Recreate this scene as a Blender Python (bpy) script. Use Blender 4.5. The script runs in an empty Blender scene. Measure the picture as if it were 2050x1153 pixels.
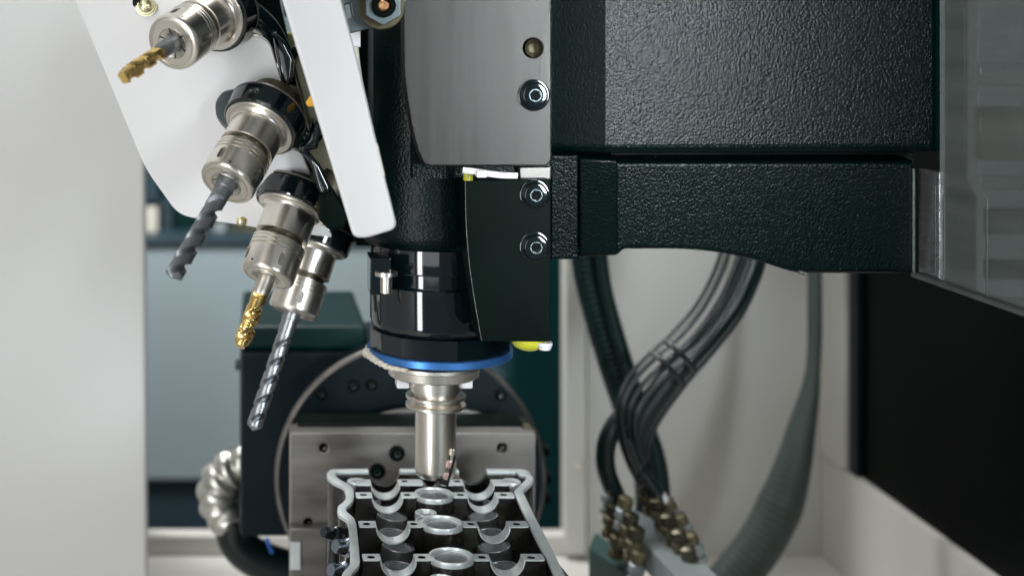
import bpy, bmesh, math, random
from mathutils import Vector, Matrix
random.seed(7)
SC = bpy.context.scene
COL = SC.collection
F = 2700.0; CX = 530.0; CY = 95.0          # focal length and vanishing point in photo pixels

# ---------------------------------------------------------------- camera
cam_data = bpy.data.cameras.new('camera'); cam = bpy.data.objects.new('camera', cam_data); COL.objects.link(cam)
cam.location = (0, 0, 0); cam.rotation_euler = (math.radians(90), 0, 0)
cam_data.sensor_width = 36; cam_data.lens = F / 2050 * 36
cam_data.shift_x = (1025 - CX) / 2050; cam_data.shift_y = -(576.5 - CY) / 2050
cam_data.clip_start = .02; cam_data.clip_end = 60
cam_data.dof.use_dof = True; cam_data.dof.focus_distance = 1.0; cam_data.dof.aperture_fstop = 3.8
cam_data.dof.aperture_blades = 9
SC.camera = cam
# ---------------------------------------------------------------- light
W = bpy.data.worlds.new('World'); SC.world = W; W.use_nodes = True
W.node_tree.nodes['Background'].inputs[0].default_value = (.90, .97, 1.0, 1)
W.node_tree.nodes['Background'].inputs[1].default_value = .16
SC.view_settings.view_transform = 'Standard'; SC.view_settings.look = 'None'
SC.view_settings.exposure = 0; SC.view_settings.gamma = 1

def area(name, loc, target, sx, sy, power, col=(1, 1, 1)):
    l = bpy.data.lights.new(name, 'AREA'); l.shape = 'RECTANGLE'; l.size = sx; l.size_y = sy
    l.energy = power; l.color = col
    o = bpy.data.objects.new(name, l); COL.objects.link(o); o.location = loc
    o.rotation_euler = (Vector(target) - Vector(loc)).to_track_quat('-Z', 'Y').to_euler()
    return o
area('work_lamp', (-.75, -.30, .85), (.0, 1.1, -.15), .9, .7, 8.5, (1, .985, .96))
area('doorway_light', (-.75, -.9, -.05), (.0, 1.2, -.2), 1.3, 1.0, 7, (.95, .98, 1))
area('ceiling_lamp', (-.1, 1.45, 1.1), (-.05, 1.35, -.5), .9, .5, 9, (1, .99, .97))
area('right_lamp', (.63, -.12, .10), (.38, 1.05, .0), .17, .55, 2.1, (.88, .95, 1)).data.spread = math.radians(42)
area('left_softbox', (-.80, -.10, -.36), (.13, 1.08, -.22), .20, .8, 8, (.97, .98, 1))  # added softbox out of view, puts bright bands on nose and holders
area('hall_light', (-.4, 2.15, 1.0), (-.2, 2.95, -.35), 1.2, .3, 48, (1, 1, 1))

# ---------------------------------------------------------------- helpers
def P(x, y, d): return Vector(((x - CX) / F * d, d, -(y - CY) / F * d))
def PX(r, d): return r * d / F
HZ = .36
def Hp(x, y, z=0.0):                       # photo pixel dropped on the level top of the cylinder head
    h = HZ; k = h / (y - CY)
    return Vector(((x - CX) * k, F * k, -h + z))

def nodes(name):
    m = bpy.data.materials.new(name); m.use_nodes = True
    nt = m.node_tree; b = nt.nodes['Principled BSDF']
    return m, nt, b
def mat(name, col, metal=0., rough=.5, bump=0., bscale=200., bdist=.001, var=0., vscale=12., stretch=None, coat=0.,
        rvar=0., spec=.5, aniso=0., vor=0.):
    m, nt, b = nodes(name); L = nt.links; N = nt.nodes.new
    b.inputs['Base Color'].default_value = (*col, 1); b.inputs['Metallic'].default_value = metal
    b.inputs['Roughness'].default_value = rough; b.inputs['Coat Weight'].default_value = coat
    b.inputs['Coat Roughness'].default_value = .08
    b.inputs['Specular IOR Level'].default_value = spec; b.inputs['Anisotropic'].default_value = aniso
    tc = N('ShaderNodeTexCoord'); mp = N('ShaderNodeMapping'); L.new(tc.outputs['Object'], mp.inputs[0])
    if stretch: mp.inputs['Scale'].default_value = stretch
    if var or rvar:
        n = N('ShaderNodeTexNoise'); n.inputs['Scale'].default_value = vscale; n.inputs['Detail'].default_value = 5
        L.new(mp.outputs[0], n.inputs['Vector'])
        if var:
            mr = N('ShaderNodeMapRange'); mr.inputs[1].default_value = .3; mr.inputs[2].default_value = .7
            mr.inputs[3].default_value = 1 - var; mr.inputs[4].default_value = 1 + var
            L.new(n.outputs[0], mr.inputs[0])
            mx = N('ShaderNodeVectorMath'); mx.operation = 'SCALE'; mx.inputs[0].default_value = col
            L.new(mr.outputs[0], mx.inputs['Scale']); L.new(mx.outputs[0], b.inputs['Base Color'])
        if rvar:
            mr2 = N('ShaderNodeMapRange'); mr2.inputs[1].default_value = .3; mr2.inputs[2].default_value = .7
            mr2.inputs[3].default_value = max(.02, rough - rvar); mr2.inputs[4].default_value = min(1, rough + rvar)
            L.new(n.outputs[0], mr2.inputs[0]); L.new(mr2.outputs[0], b.inputs['Roughness'])
    if bump:
        n2 = N('ShaderNodeTexNoise'); n2.inputs['Scale'].default_value = bscale; n2.inputs['Detail'].default_value = 3
        n2.inputs['Roughness'].default_value = .6
        L.new(mp.outputs[0], n2.inputs['Vector'])
        bp = N('ShaderNodeBump'); bp.inputs['Strength'].default_value = bump; bp.inputs['Distance'].default_value = bdist
        if vor:
            v = N('ShaderNodeTexVoronoi'); v.inputs['Scale'].default_value = vor; v.feature = 'SMOOTH_F1'
            L.new(mp.outputs[0], v.inputs['Vector'])
            ad = N('ShaderNodeMath'); ad.operation = 'MULTIPLY_ADD'; ad.inputs[1].default_value = -1.7
            L.new(v.outputs['Distance'], ad.inputs[0]); L.new(n2.outputs[0], ad.inputs[2]); L.new(ad.outputs[0], bp.inputs['Height'])
        else: L.new(n2.outputs[0], bp.inputs['Height'])
        L.new(bp.outputs[0], b.inputs['Normal'])
    return m

M = {}
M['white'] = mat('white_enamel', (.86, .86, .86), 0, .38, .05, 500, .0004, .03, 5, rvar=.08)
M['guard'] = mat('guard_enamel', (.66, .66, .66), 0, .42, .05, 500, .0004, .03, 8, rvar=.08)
M['cream'] = mat('cream_edge', (.62, .60, .52), 0, .5)
M['wall'] = mat('pale_wall_paint', (.52, .51, .475), 0, .5, .03, 60, .002, .035, 3, rvar=.08)
M['wallleft'] = mat('left_panel_paint', (.67, .67, .66), 0, .5, .03, 60, .002, .02, 3)
M['cast'] = mat('black_textured_paint', (.0003, .0046, .0041), 0, .27, .40, 800, .0005, .25, 900, spec=.15, vor=600)
M['satin'] = mat('black_satin_steel', (.0006, .0040, .0026), 0, .42, .06, 500, .0003, .3, 14, rvar=.06, spec=.05)
M['gloss'] = mat('black_polished_steel', (.0025, .006, .008), 0, .07, 0, rvar=.02, vscale=30, spec=.8)
M['rubber'] = mat('black_rubber', (.004, .010, .010), 0, .28, .1, 200, .0005, .15, 20, spec=.45)
M['hose'] = mat('green_black_hose', (.004, .018, .017), 0, .40, .1, 200, .0005, .2, 20, spec=.2)
M['cable'] = mat('cable_sheath', (.010, .016, .018), 0, .22, .05, 100, .0005, .1, 20, spec=1.0)
M['nickel'] = mat('nickel_plated_steel', (.74, .70, .63), 1, .28)
M['nickelface'] = mat('ground_steel_face', (.66, .63, .57), 1, .36, .05, 1500, .0001, .05, 200)
M['steel'] = mat('ground_steel', (.052, .051, .048), .85, .44, .08, 60, .0004, .20, 22, stretch=(7, 7, .4), rvar=.08)
M['steel2'] = mat('milled_steel', (.22, .21, .195), .9, .44, .08, 60, .0005, .22, 14, stretch=(1, 1, 4), rvar=.1)
M['dsteel'] = mat('dark_gunmetal', (.085, .08, .055), .9, .36, .05, 80, .0005, .2, 40, rvar=.08)
M['gun'] = mat('blued_steel', (.13, .16, .17), .8, .36, .05, 80, .0005, .2, 40, rvar=.08)
M['drill'] = mat('tungsten_carbide', (.22, .235, .25), .75, .42, 0, var=.06, vscale=80, rvar=.04)
M['drill2'] = mat('bright_carbide', (.34, .36, .385), 1, .32, 0, var=.08, vscale=80, rvar=.04)
M['gold'] = mat('titanium_nitride_gold', (.86, .60, .22), 1, .25, .04, 600, .0001, .08, 150, rvar=.04)
M['brass'] = mat('yellow_zinc', (.72, .66, .42), 1, .26, .05, 300, .0003, .12, 60)
M['oldbrass'] = mat('aged_brass', (.105, .092, .050), .5, .5, .2, 200, .0006, .5, 60)
M['copper'] = mat('copper_pin', (.55, .33, .18), 1, .3)
M['blue'] = mat('blue_anodised', (.055, .19, .50), .7, .32, 0, var=.08, vscale=60)
M['yellow'] = mat('yellow_plastic', (.50, .50, .03), 0, .25, coat=.5)
M['orange'] = mat('orange_plastic', (.80, .42, .03), 0, .35)
M['nylon'] = mat('white_nylon', (.72, .72, .74), 0, .4, .1, 300, .0003)
M['cord'] = mat('braided_cord', (.60, .55, .47), 0, .75, .4, 900, .0006, .2, 300)
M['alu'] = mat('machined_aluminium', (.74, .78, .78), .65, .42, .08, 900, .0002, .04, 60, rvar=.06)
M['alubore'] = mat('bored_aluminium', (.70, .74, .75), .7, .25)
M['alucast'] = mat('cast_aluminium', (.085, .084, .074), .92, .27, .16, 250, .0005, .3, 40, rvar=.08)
M['lug'] = mat('polished_casting', (.30, .33, .40), 1, .24, .2, 120, .0006, .1, 30)
M['bluegrey'] = mat('blue_grey_paint', (.29, .355, .375), 0, .5, 0, var=.03, vscale=4)
M['slate'] = mat('dark_slate_paint', (.020, .042, .055), 0, .5, 0, var=.1, vscale=4)
M['teal'] = mat('dark_teal_paint', (.001, .028, .030), 0, .4, 0, var=.1, vscale=5, spec=.2)
M['boxpaint'] = mat('dark_machine_paint', (.003, .009, .0125), 0, .36, .05, 60, .001, .25, 8, rvar=.07, spec=.2)
M['boxtop'] = mat('dark_green_machine_paint', (.001, .019, .020), 0, .35, .05, 60, .001, .18, 8, rvar=.07, spec=.2)
M['glass'] = mat('black_window', (.0005, .0015, .0013), 0, .30, 0, spec=.03)
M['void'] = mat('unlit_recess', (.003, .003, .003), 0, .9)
M['cover'] = mat('brushed_cover_steel', (.44, .47, .46), .85, .27, 0, var=.06, vscale=5, stretch=(1, .35, 16), rvar=.05)
M['borewall'] = mat('honed_aluminium', (.40, .415, .41), .9, .36, .05, 200, .0003, .12, 40, rvar=.08)
def film(name, col, clear):
    m, nt, b = nodes(name); N = nt.nodes.new; L = nt.links
    b.inputs['Base Color'].default_value = (*col, 1); b.inputs['Roughness'].default_value = .22
    tr = N('ShaderNodeBsdfTransparent'); mx = N('ShaderNodeMixShader')
    tc = N('ShaderNodeTexCoord'); mp = N('ShaderNodeMapping'); mp.inputs['Scale'].default_value = (1, .3, 9)
    n = N('ShaderNodeTexNoise'); n.inputs['Scale'].default_value = 7; n.inputs['Detail'].default_value = 6
    mr = N('ShaderNodeMapRange'); mr.inputs[1].default_value = .3; mr.inputs[2].default_value = .7; mr.inputs[3].default_value = clear - .14; mr.inputs[4].default_value = clear + .14
    L.new(tc.outputs['Object'], mp.inputs[0]); L.new(mp.outputs[0], n.inputs['Vector']); L.new(n.outputs[0], mr.inputs[0])
    L.new(mr.outputs[0], mx.inputs[0]); L.new(b.outputs[0], mx.inputs[1]); L.new(tr.outputs[0], mx.inputs[2])
    L.new(mx.outputs[0], nt.nodes['Material Output'].inputs[0]); return m
M['window'] = film('clouded_window', (.20, .225, .215), .58)
M['coverdark'] = mat('dark_reflection_band', (.24, .26, .25), .85, .30, 0, var=.08, vscale=6, stretch=(1, .35, 12))  # dark tone for reflections built as bars
M['coveredge'] = mat('cover_edge_steel', (.13, .145, .14), .4, .40, .05, 200, .0004, .15, 60)
M['foil'] = mat('silver_wrap', (.60, .60, .55), .95, .30, .2, 60, .002, .2, 25, rvar=.1)
M['strap'] = mat('grey_green_flat_hose', (.050, .064, .058), 0, .5, .1, 200, .0008, .2, 14, spec=.3)
M['bluetube'] = mat('blue_air_tube', (.01, .11, .45), 0, .3)
M['carbide'] = mat('insert_carbide', (.66, .44, .42), .7, .3)
M['manifold'] = mat('grey_manifold', (.30, .34, .34), .4, .45, .1, 60, .001, .1, 10)
M['green'] = mat('green_block', (.02, .075, .065), 0, .45, var=.2, vscale=20)
M['edge'] = mat('highlight_and_chip_edge', (.12, .14, .13), .5, .45, .5, 900, .0006, .7, 700)  # pale tone: painted highlight on the arm corner, also the chip

ORG = {}
def root(name, label, cat, loc, group=None):
    o = bpy.data.objects.new(name, None); COL.objects.link(o); o.location = loc; o.empty_display_size = .01
    o['label'] = label; o['category'] = cat
    if group: o['group'] = group
    ORG[o] = Vector(loc); return o
def link(name, me, m, parent=None, label=None, cat=None, kind=None, group=None):
    """mesh vertices come in world space; the object's origin is put at their centre"""
    me.name = name
    if m is not None and not me.materials: me.materials.append(m)
    n = len(me.vertices)
    lo = Vector((1e9,) * 3); hi = -lo
    for v in me.vertices:
        for i in range(3): lo[i] = min(lo[i], v.co[i]); hi[i] = max(hi[i], v.co[i])
    c = (lo + hi) / 2; me.transform(Matrix.Translation(-c))
    o = bpy.data.objects.new(name, me); COL.objects.link(o)
    ORG[o] = c
    if parent: o.parent = parent; o.location = c - ORG[parent]
    else: o.location = c
    if len(me.polygons) < 4000:
        wn = o.modifiers.new('normals', 'WEIGHTED_NORMAL'); wn.keep_sharp = True; wn.weight = 100
    if label: o['label'] = label
    if cat: o['category'] = cat
    if kind: o['kind'] = kind
    if group: o['group'] = group
    return o
def finish(bm, ang=32):
    bmesh.ops.remove_doubles(bm, verts=bm.verts, dist=1e-6)
    for f in bm.faces: f.smooth = True
    for e in bm.edges:
        e.smooth = len(e.link_faces) == 2 and e.calc_face_angle(3) < math.radians(ang)
    me = bpy.data.meshes.new('m'); bm.to_mesh(me); bm.free(); return me
def frame(origin, z, x=None):
    z = Vector(z).normalized(); x = Vector(x) if x is not None else (Vector((0, 0, 1)) if abs(z.z) < .9 else Vector((1, 0, 0)))
    x = (x - z * x.dot(z)).normalized(); y = z.cross(x)
    m = Matrix((x, y, z)).transposed().to_4x4(); m.translation = Vector(origin); return m
def lathe(prof, M4, seg=64, r_fn=None):
    bm = bmesh.new(); rings = []
    for (r, z) in prof:
        if r < 1e-7: rings.append([bm.verts.new(M4 @ Vector((0, 0, z)))])
        else: rings.append([bm.verts.new(M4 @ Vector((r * math.cos(2 * math.pi * i / seg), r * math.sin(2 * math.pi * i / seg), z))) for i in range(seg)])
    for a, b in zip(rings, rings[1:]):
        for i in range(seg):
            j = (i + 1) % seg
            if len(a) == 1 and len(b) == 1: continue
            if len(a) == 1: bm.faces.new((a[0], b[j], b[i]))
            elif len(b) == 1: bm.faces.new((a[i], a[j], b[0]))
            else: bm.faces.new((a[i], a[j], b[j], b[i]))
    bmesh.ops.recalc_face_normals(bm, faces=bm.faces)
    return finish(bm)
def add_box(bm, lo, hi, M4=None):
    vs = []
    for k in range(8):
        v = Vector([(hi if (k >> i) & 1 else lo)[i] for i in range(3)])
        vs.append(bm.verts.new(M4 @ v if M4 else v))
    for q in ((0, 1, 3, 2), (4, 6, 7, 5), (0, 4, 5, 1), (2, 3, 7, 6), (0, 2, 6, 4), (1, 5, 7, 3)): bm.faces.new([vs[i] for i in q])
def box(lo, hi, bev=0, M4=None, seg=2):
    lo = [min(a, b) for a, b in zip(lo, hi)] if M4 is None else lo
    bm = bmesh.new(); add_box(bm, lo, hi, M4)
    bmesh.ops.recalc_face_normals(bm, faces=bm.faces)
    if bev: bmesh.ops.bevel(bm, geom=bm.edges[:], offset=bev, segments=seg, affect='EDGES', profile=.6)
    return finish(bm, 40)
def pbox(x0, y0, x1, y1, d0, d1, bev=0):
    """box whose front face covers these photo pixels at depth d0 and runs straight back to d1"""
    a = P(x0, y1, d0); b = P(x1, y0, d0)
    bm = bmesh.new(); add_box(bm, (a.x, d0, a.z), (b.x, d1, b.z))
    bmesh.ops.recalc_face_normals(bm, faces=bm.faces)
    if bev: bmesh.ops.bevel(bm, geom=bm.edges[:], offset=bev, segments=2, affect='EDGES', profile=.6)
    return finish(bm, 40)
def smooth_pts(pts, n=8, closed=False):
    out = []; N = len(pts)
    for i in range(N if closed else N - 1):
        p0, p1, p2, p3 = (pts[(i - 1) % N], pts[i], pts[(i + 1) % N], pts[(i + 2) % N]) if closed else \
            (pts[max(i - 1, 0)], pts[i], pts[i + 1], pts[min(i + 2, N - 1)])
        for k in range(n):
            t = k / n
            out.append(.5 * ((2 * p1) + (p2 - p0) * t + (2 * p0 - 5 * p1 + 4 * p2 - p3) * t * t + (3 * p1 - p0 - 3 * p2 + p3) * t ** 3))
    if not closed: out.append(pts[-1].copy())
    return out
def resample(pts, step):
    out = [pts[0].copy()]; acc = 0
    for a, b in zip(pts, pts[1:]):
        L = (b - a).length
        if L < 1e-9: continue
        s = step - acc
        while s <= L:
            out.append(a.lerp(b, s / L)); s += step
        acc = (acc + L) % step
    return out
def tube(pts, r, seg=14, n=8, ribs=None, rib_amp=.12, flat=None, twist=None, caps=True, rfn=None):
    """swept round section; ribs = spacing of corrugations, twist = (strands, pitch, amp) for rope"""
    ctr = smooth_pts([Vector(p) for p in pts], n) if len(pts) > 2 else [Vector(p) for p in pts]
    if ribs: ctr = resample(ctr, ribs / 4)
    elif twist: ctr = resample(ctr, twist[1] / 14)
    bm = bmesh.new(); rings = []; up = None; s = 0; L = len(ctr)
    for i, c in enumerate(ctr):
        t = (ctr[min(i + 1, L - 1)] - ctr[max(i - 1, 0)]).normalized()
        if up is None: up = t.orthogonal().normalized() if flat is None else (Vector(flat[1]) - t * t.dot(Vector(flat[1]))).normalized()
        up = (up - t * up.dot(t)).normalized(); side = t.cross(up)
        if i: s += (c - ctr[i - 1]).length
        rr = r if rfn is None else rfn(i / (L - 1))
        if ribs: rr *= (1, 1 + rib_amp, 1, 1 - rib_amp)[i % 4]
        ring = []
        for k in range(seg):
            a = 2 * math.pi * k / seg; q = rr
            if twist: q = rr * (1 + twist[2] * abs(math.sin(twist[0] * a / 2 + math.pi * s / twist[1])) - twist[2] * .5)
            fx = flat[0] if flat else 1
            ring.append(bm.verts.new(c + (up * math.cos(a) + side * math.sin(a) * fx) * q))
        rings.append(ring)
    for a, b in zip(rings, rings[1:]):
        for k in range(seg): bm.faces.new((a[k], a[(k + 1) % seg], b[(k + 1) % seg], b[k]))
    if caps: bm.faces.new(rings[0][::-1]); bm.faces.new(rings[-1])
    bmesh.ops.recalc_face_normals(bm, faces=bm.faces)
    return finish(bm, 50)
def rounded(poly, radii):
    """round corners of a 2D polygon; radii per corner or one number"""
    out = []; n = len(poly)
    for i in range(n):
        r = radii[i] if isinstance(radii, (list, tuple)) else radii
        p = Vector(poly[i][:2]); a = Vector(poly[i - 1][:2]) - p; b = Vector(poly[(i + 1) % n][:2]) - p
        if r <= 0: out.append(tuple(p)); continue
        r_ = min(r, a.length * .45, b.length * .45)
        p0 = p + a.normalized() * r_; p1 = p + b.normalized() * r_
        for k in range(7):
            t = k / 6; out.append(tuple(p0 * (1 - t) ** 2 + p * 2 * t * (1 - t) + p1 * t * t))
    return out
def extrude2d(outer, holes, thick, M4, bev=0.0, res=2):
    """polygon with holes in the local xy plane; its front face lies at z = 0 and it is `thick` deep towards -z"""
    cu = bpy.data.curves.new('c', 'CURVE'); cu.dimensions = '2D'; cu.fill_mode = 'BOTH'
    for loop in [outer] + list(holes):
        sp = cu.splines.new('POLY'); sp.points.add(len(loop) - 1)
        for p, q in zip(sp.points, loop): p.co = (q[0], q[1], 0, 1)
        sp.use_cyclic_u = True
    cu.extrude = max(thick / 2 - bev, 1e-5); cu.bevel_depth = bev; cu.bevel_resolution = res; cu.offset = -bev
    o = bpy.data.objects.new('c', cu); COL.objects.link(o)
    dg = bpy.context.evaluated_depsgraph_get(); dg.update()
    me = bpy.data.meshes.new_from_object(o.evaluated_get(dg), depsgraph=dg)
    bpy.data.objects.remove(o); bpy.data.curves.remove(cu)
    me.transform(Matrix.Translation((0, 0, -thick / 2))); me.transform(M4)
    bm = bmesh.new(); bm.from_mesh(me); bpy.data.meshes.remove(me)
    bmesh.ops.remove_doubles(bm, verts=bm.verts, dist=2e-6)
    bmesh.ops.recalc_face_normals(bm, faces=bm.faces)
    return finish(bm, 30)
def circ(cx, cy, r, n=32): return [(cx + r * math.cos(2 * math.pi * k / n), cy + r * math.sin(2 * math.pi * k / n)) for k in range(n)]
def arc(cx, cy, r, a0, a1, n=14): return [(cx + r * math.cos(math.radians(a0 + (a1 - a0) * k / n)), cy + r * math.sin(math.radians(a0 + (a1 - a0) * k / n))) for k in range(n + 1)]
def plate(px, d, thick, bev=0., holes=(), tilt=0., res=2):
    """plate facing the camera, outline given in photo pixels on the plane Y = d + tilt * Z"""
    k = math.sqrt(1 + tilt * tilt)
    def uv(q):
        Y = d / (1 + tilt * (q[1] - CY) / F)
        p = P(q[0], q[1], Y); return (p.x, p.z * k)
    M4 = Matrix(((1, 0, 0, 0), (0, tilt / k, -1 / k, d), (0, 1 / k, tilt / k, 0), (0, 0, 0, 1)))
    return extrude2d([uv(q) for q in px], [[uv(q) for q in h] for h in holes], thick, M4, bev, res)
def join(*meshes):
    bm = bmesh.new()
    for me in meshes: bm.from_mesh(me); bpy.data.meshes.remove(me)
    for f in bm.faces: f.smooth = True
    me = bpy.data.meshes.new('m'); bm.to_mesh(me); bm.free(); return me
def cut(me, cutters):
    """carve cutter meshes out of a mesh"""
    o = bpy.data.objects.new('t', me); COL.objects.link(o); cs = []
    for c in cutters:
        k = bpy.data.objects.new('k', c); COL.objects.link(k); cs.append(k)
        b = o.modifiers.new('b', 'BOOLEAN'); b.operation = 'DIFFERENCE'; b.object = k; b.solver = 'EXACT'
    dg = bpy.context.evaluated_depsgraph_get(); dg.update()
    r = bpy.data.meshes.new_from_object(o.evaluated_get(dg), depsgraph=dg)
    for k in cs: bpy.data.objects.remove(k)
    bpy.data.objects.remove(o)
    bm = bmesh.new(); bm.from_mesh(r); bpy.data.meshes.remove(r); me2 = finish(bm, 30); me2.materials.clear(); return me2
def socket_bolt(px, py, rpx, d, parent, m='gloss', name='bolt', proud=.6):
    """cap screw facing the camera with a hex socket"""
    r = PX(rpx, d); h = r * proud; M4 = frame(P(px, py, d), (0, -1, 0), (0, 0, 1))
    w = lathe([(0, -.001), (r * 1.22, -.001), (r * 1.22, r * .10), (r * 1.15, r * .14), (r * 1.0, r * .14)], M4, 40)
    prof = [(r * 1.0, 0), (r * 1.0, h * .75), (r * .93, h * .93), (r * .82, h), (r * .5, h), (r * .46, h * .9)]
    bm = bmesh.new(); bm.from_mesh(lathe(prof, M4, 40)); me = finish(bm)
    b = link(name, join(w, me), M[m], parent)
    hexa = [(r * .46 * math.cos(math.pi / 3 * k + .3), r * .46 * math.sin(math.pi / 3 * k + .3)) for k in range(6)]
    outer = circ(0, 0, r * .50, 36)
    ring = extrude2d(outer, [hexa], h * .75, frame(P(px, py, d) + Vector((0, -h * .97, 0)), (0, -1, 0), (0, 0, 1)), 0)
    link('socket', ring, M['gun'], b)
    floor = extrude2d(circ(0, 0, r * .48, 24), [], h * .1, frame(P(px, py, d) + Vector((0, -h * .25, 0)), (0, -1, 0), (0, 0, 1)), 0)
    link('socket_floor', floor, M['gloss'], b)
    return b
def pan_screw(c, z, r, parent, m='brass'):
    """cross-head screw with two washers, axis z"""
    M4 = frame(c, z)
    w = lathe([(0, 0), (r * 1.35, 0), (r * 1.35, r * .14), (r * 1.1, r * .16), (r * 1.12, r * .2), (r * 1.2, r * .26), (r * 1.12, r * .36), (r * .9, r * .38)], M4, 32)
    head = lathe([(r * .92, r * .36), (r * .95, r * .55), (r * .8, r * .85), (r * .5, r * 1.02), (0, r * 1.08)], M4, 32)
    c1 = box((-r * .11, -r * .5, r * .7), (r * .11, r * .5, r * 1.5), M4=M4); c2 = box((-r * .5, -r * .11, r * .7), (r * .5, r * .11, r * 1.5), M4=M4)
    head = join(head, lathe([(0, r * .3), (r * .92, r * .36)], M4, 32))
    bm = bmesh.new(); bm.from_mesh(head); head = finish(bm)
    s = link('screw', cut(head, [c1, c2]), M[m], parent); link('washer', w, M[m], s); return s

# ================================================================ SETTING
BW = 1.9
def uvb(x, y): p = P(x, y, BW); return (p.x, p.z)
wall = extrude2d([uvb(-400, 1112), uvb(1660, 1112), uvb(1660, -500), uvb(-400, -500)],
                 [[uvb(285, 1073), uvb(1132, 1073), uvb(1132, -420), uvb(285, -420)]], .03,
                 Matrix(((1, 0, 0, 0), (0, 0, -1, BW), (0, 1, 0, 0), (0, 0, 0, 1))), .002)
link('back_wall', wall, M['wall'], kind='structure')
zf = P(0, 1112, BW).z
link('floor', box((-1.6, .3, zf - .03), (1.6, BW + .03, zf)), M['wall'], kind='structure')
link('workshop_floor', box((-3, BW + .04, -1.25), (3, 6, -1.22)), M['slate'], kind='structure')
link('workshop_wall', box((-3, 5.0, zf), (3, 5.1, 2.5)), M['bluegrey'], kind='structure')

# post beside the window opening
t = root('door_post', 'pale upright post with a small screw, right of the dark teal gap', 'post', P(1154, 1112, BW - .02))
link('strip', pbox(1133, -400, 1174, 1111, BW - .018, BW + .0, .003), M['wall'], t)
link('seam_strip', pbox(1176, -400, 1181, 1111, BW - .006, BW + .0, .001), M['cream'], t)
pan_screw(P(1157, 935, BW - .018), (0, -1, 0), PX(7, BW), t, 'nickel')

# left sliding panel in front of the back wall
t = root('sliding_door', 'plain pale grey sliding door panel filling the left edge', 'door', P(100, 1100, 1.62))
link('door_panel', plate([(-700, 1260), (293, 1260), (284, -400), (-700, -400)], 1.62, .03, .003), M['wallleft'], t)

link('left_wall', box((-.97, .10, zf), (-.94, 1.62, .9), .002), M['wallleft'], kind='structure')
# far machine cabinet seen through the opening
t = root('machine_cabinet', 'blue-grey machine cabinet with a dark plinth beyond the opening', 'cabinet', P(650, 1073, 2.9))
link('cabinet_body', pbox(150, 492, 1020, 962, 2.9, 3.6, .01), M['bluegrey'], t)
link('top_cap', pbox(145, 478, 1020, 491, 2.89, 3.6, .005), M['slate'], t)
link('plinth', pbox(150, 964, 1020, 1120, 2.92, 3.6, .005), M['slate'], t)
t = root('teal_column', 'dark teal machine column right of the round table', 'machine column', P(1080, 1100, 2.5))
link('column_body', pbox(1022, -300, 1300, 1110, 2.5, 3.0, .01), M['teal'], t)
link('column_base', pbox(900, 750, 1021, 1110, 2.55, 3.0, .01), M['slate'], t)
t = root('tool_cart', 'blurred teal shelf of parts standing above the blue-grey cabinet', 'shelf', P(500, 478, 3.0))
link('shelf_back', pbox(150, 250, 1000, 477, 3.4, 3.5), M['teal'], t)
for (a, b, c, e, m, dd) in ((283, 336, 318, 404, 'slate', 3.0), (290, 415, 316, 477, 'cream', 3.0), (322, 400, 345, 477, 'slate', 3.02), (352, 345, 420, 470, 'boxtop', 3.03),
                            (425, 452, 452, 477, 'manifold', 3.0), (458, 462, 520, 477, 'oldbrass', 3.0), (525, 440, 600, 477, 'slate', 3.05), (690, 380, 735, 477, 'bluegrey', 3.0)):
    link('shelf_item', pbox(a, b, c, e, dd, dd + .1, .006), M[m], t)

# right side wall of the enclosure with its dark window
XR = (1643 - CX) / F * BW
def wallbox(y0, y1, z0, z1, x0, x1, bev=.002): return box((min(x0, x1), min(y0, y1), min(z0, z1)), (max(x0, x1), max(y0, y1), max(z0, z1)), bev)
zwb = -(905 - CY) / F * BW
t = root('side_wall', 'pale grey enclosure side wall below and behind the black window', 'side wall', (XR + .02, 1.4, zf))
link('wall_lower', wallbox(.35, BW - .001, zf, zwb - .001, XR, XR + .04), M['wall'], t)
link('corner_upright', wallbox(1.816, BW - .002, zwb, 1.2, XR - .004, XR + .04, .003), M['wall'], t)
link('window_frame', wallbox(1.79, 1.814, zwb, 1.2, XR + .002, XR + .03, .002), M['boxpaint'], t)
link('window_pane', wallbox(.35, 1.788, zwb, 1.2, XR + .010, XR + .03, 0), M['glass'], t)

# ================================================================ SPINDLE HEAD
DC = 1.05
head = root('spindle_unit', 'black crinkle-painted machine head carrying the steel plate, bracket and spindle', 'machine head', P(872, 680, 1.08))
# upper block: left strip square to the lens, right of it a face turned a little to the light
def facet(xys, bev=.002):
    """prism along Z from photo-like plan points (x_px, depth)"""
    pass
def slab(plan, z0, z1, bev=.003, low_only=False):
    bm = bmesh.new(); n = len(plan)
    lo = [bm.verts.new((x, y, z0)) for x, y in plan]; hi = [bm.verts.new((x, y, z1)) for x, y in plan]
    bm.faces.new(lo); bm.faces.new(hi[::-1])
    for i in range(n): bm.faces.new((lo[i], hi[i], hi[(i + 1) % n], lo[(i + 1) % n]))
    bmesh.ops.recalc_face_normals(bm, faces=bm.faces)
    if bev and low_only:
        es = [e for e in bm.edges if all(abs(v.co.z - z0) < 1e-6 for v in e.verts) and abs(e.verts[0].co.y - e.verts[1].co.y) < .1]
        bmesh.ops.bevel(bm, geom=es, offset=bev, segments=5, affect='EDGES', profile=.5)
        return finish(bm, 4)
    if bev: bmesh.ops.bevel(bm, geom=bm.edges[:], offset=bev, segments=4, affect='EDGES', profile=.5)
    return finish(bm, 32)
def X(px, d): return (px - CX) / F * d
z305 = -(309 - CY) / F * DC
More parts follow.
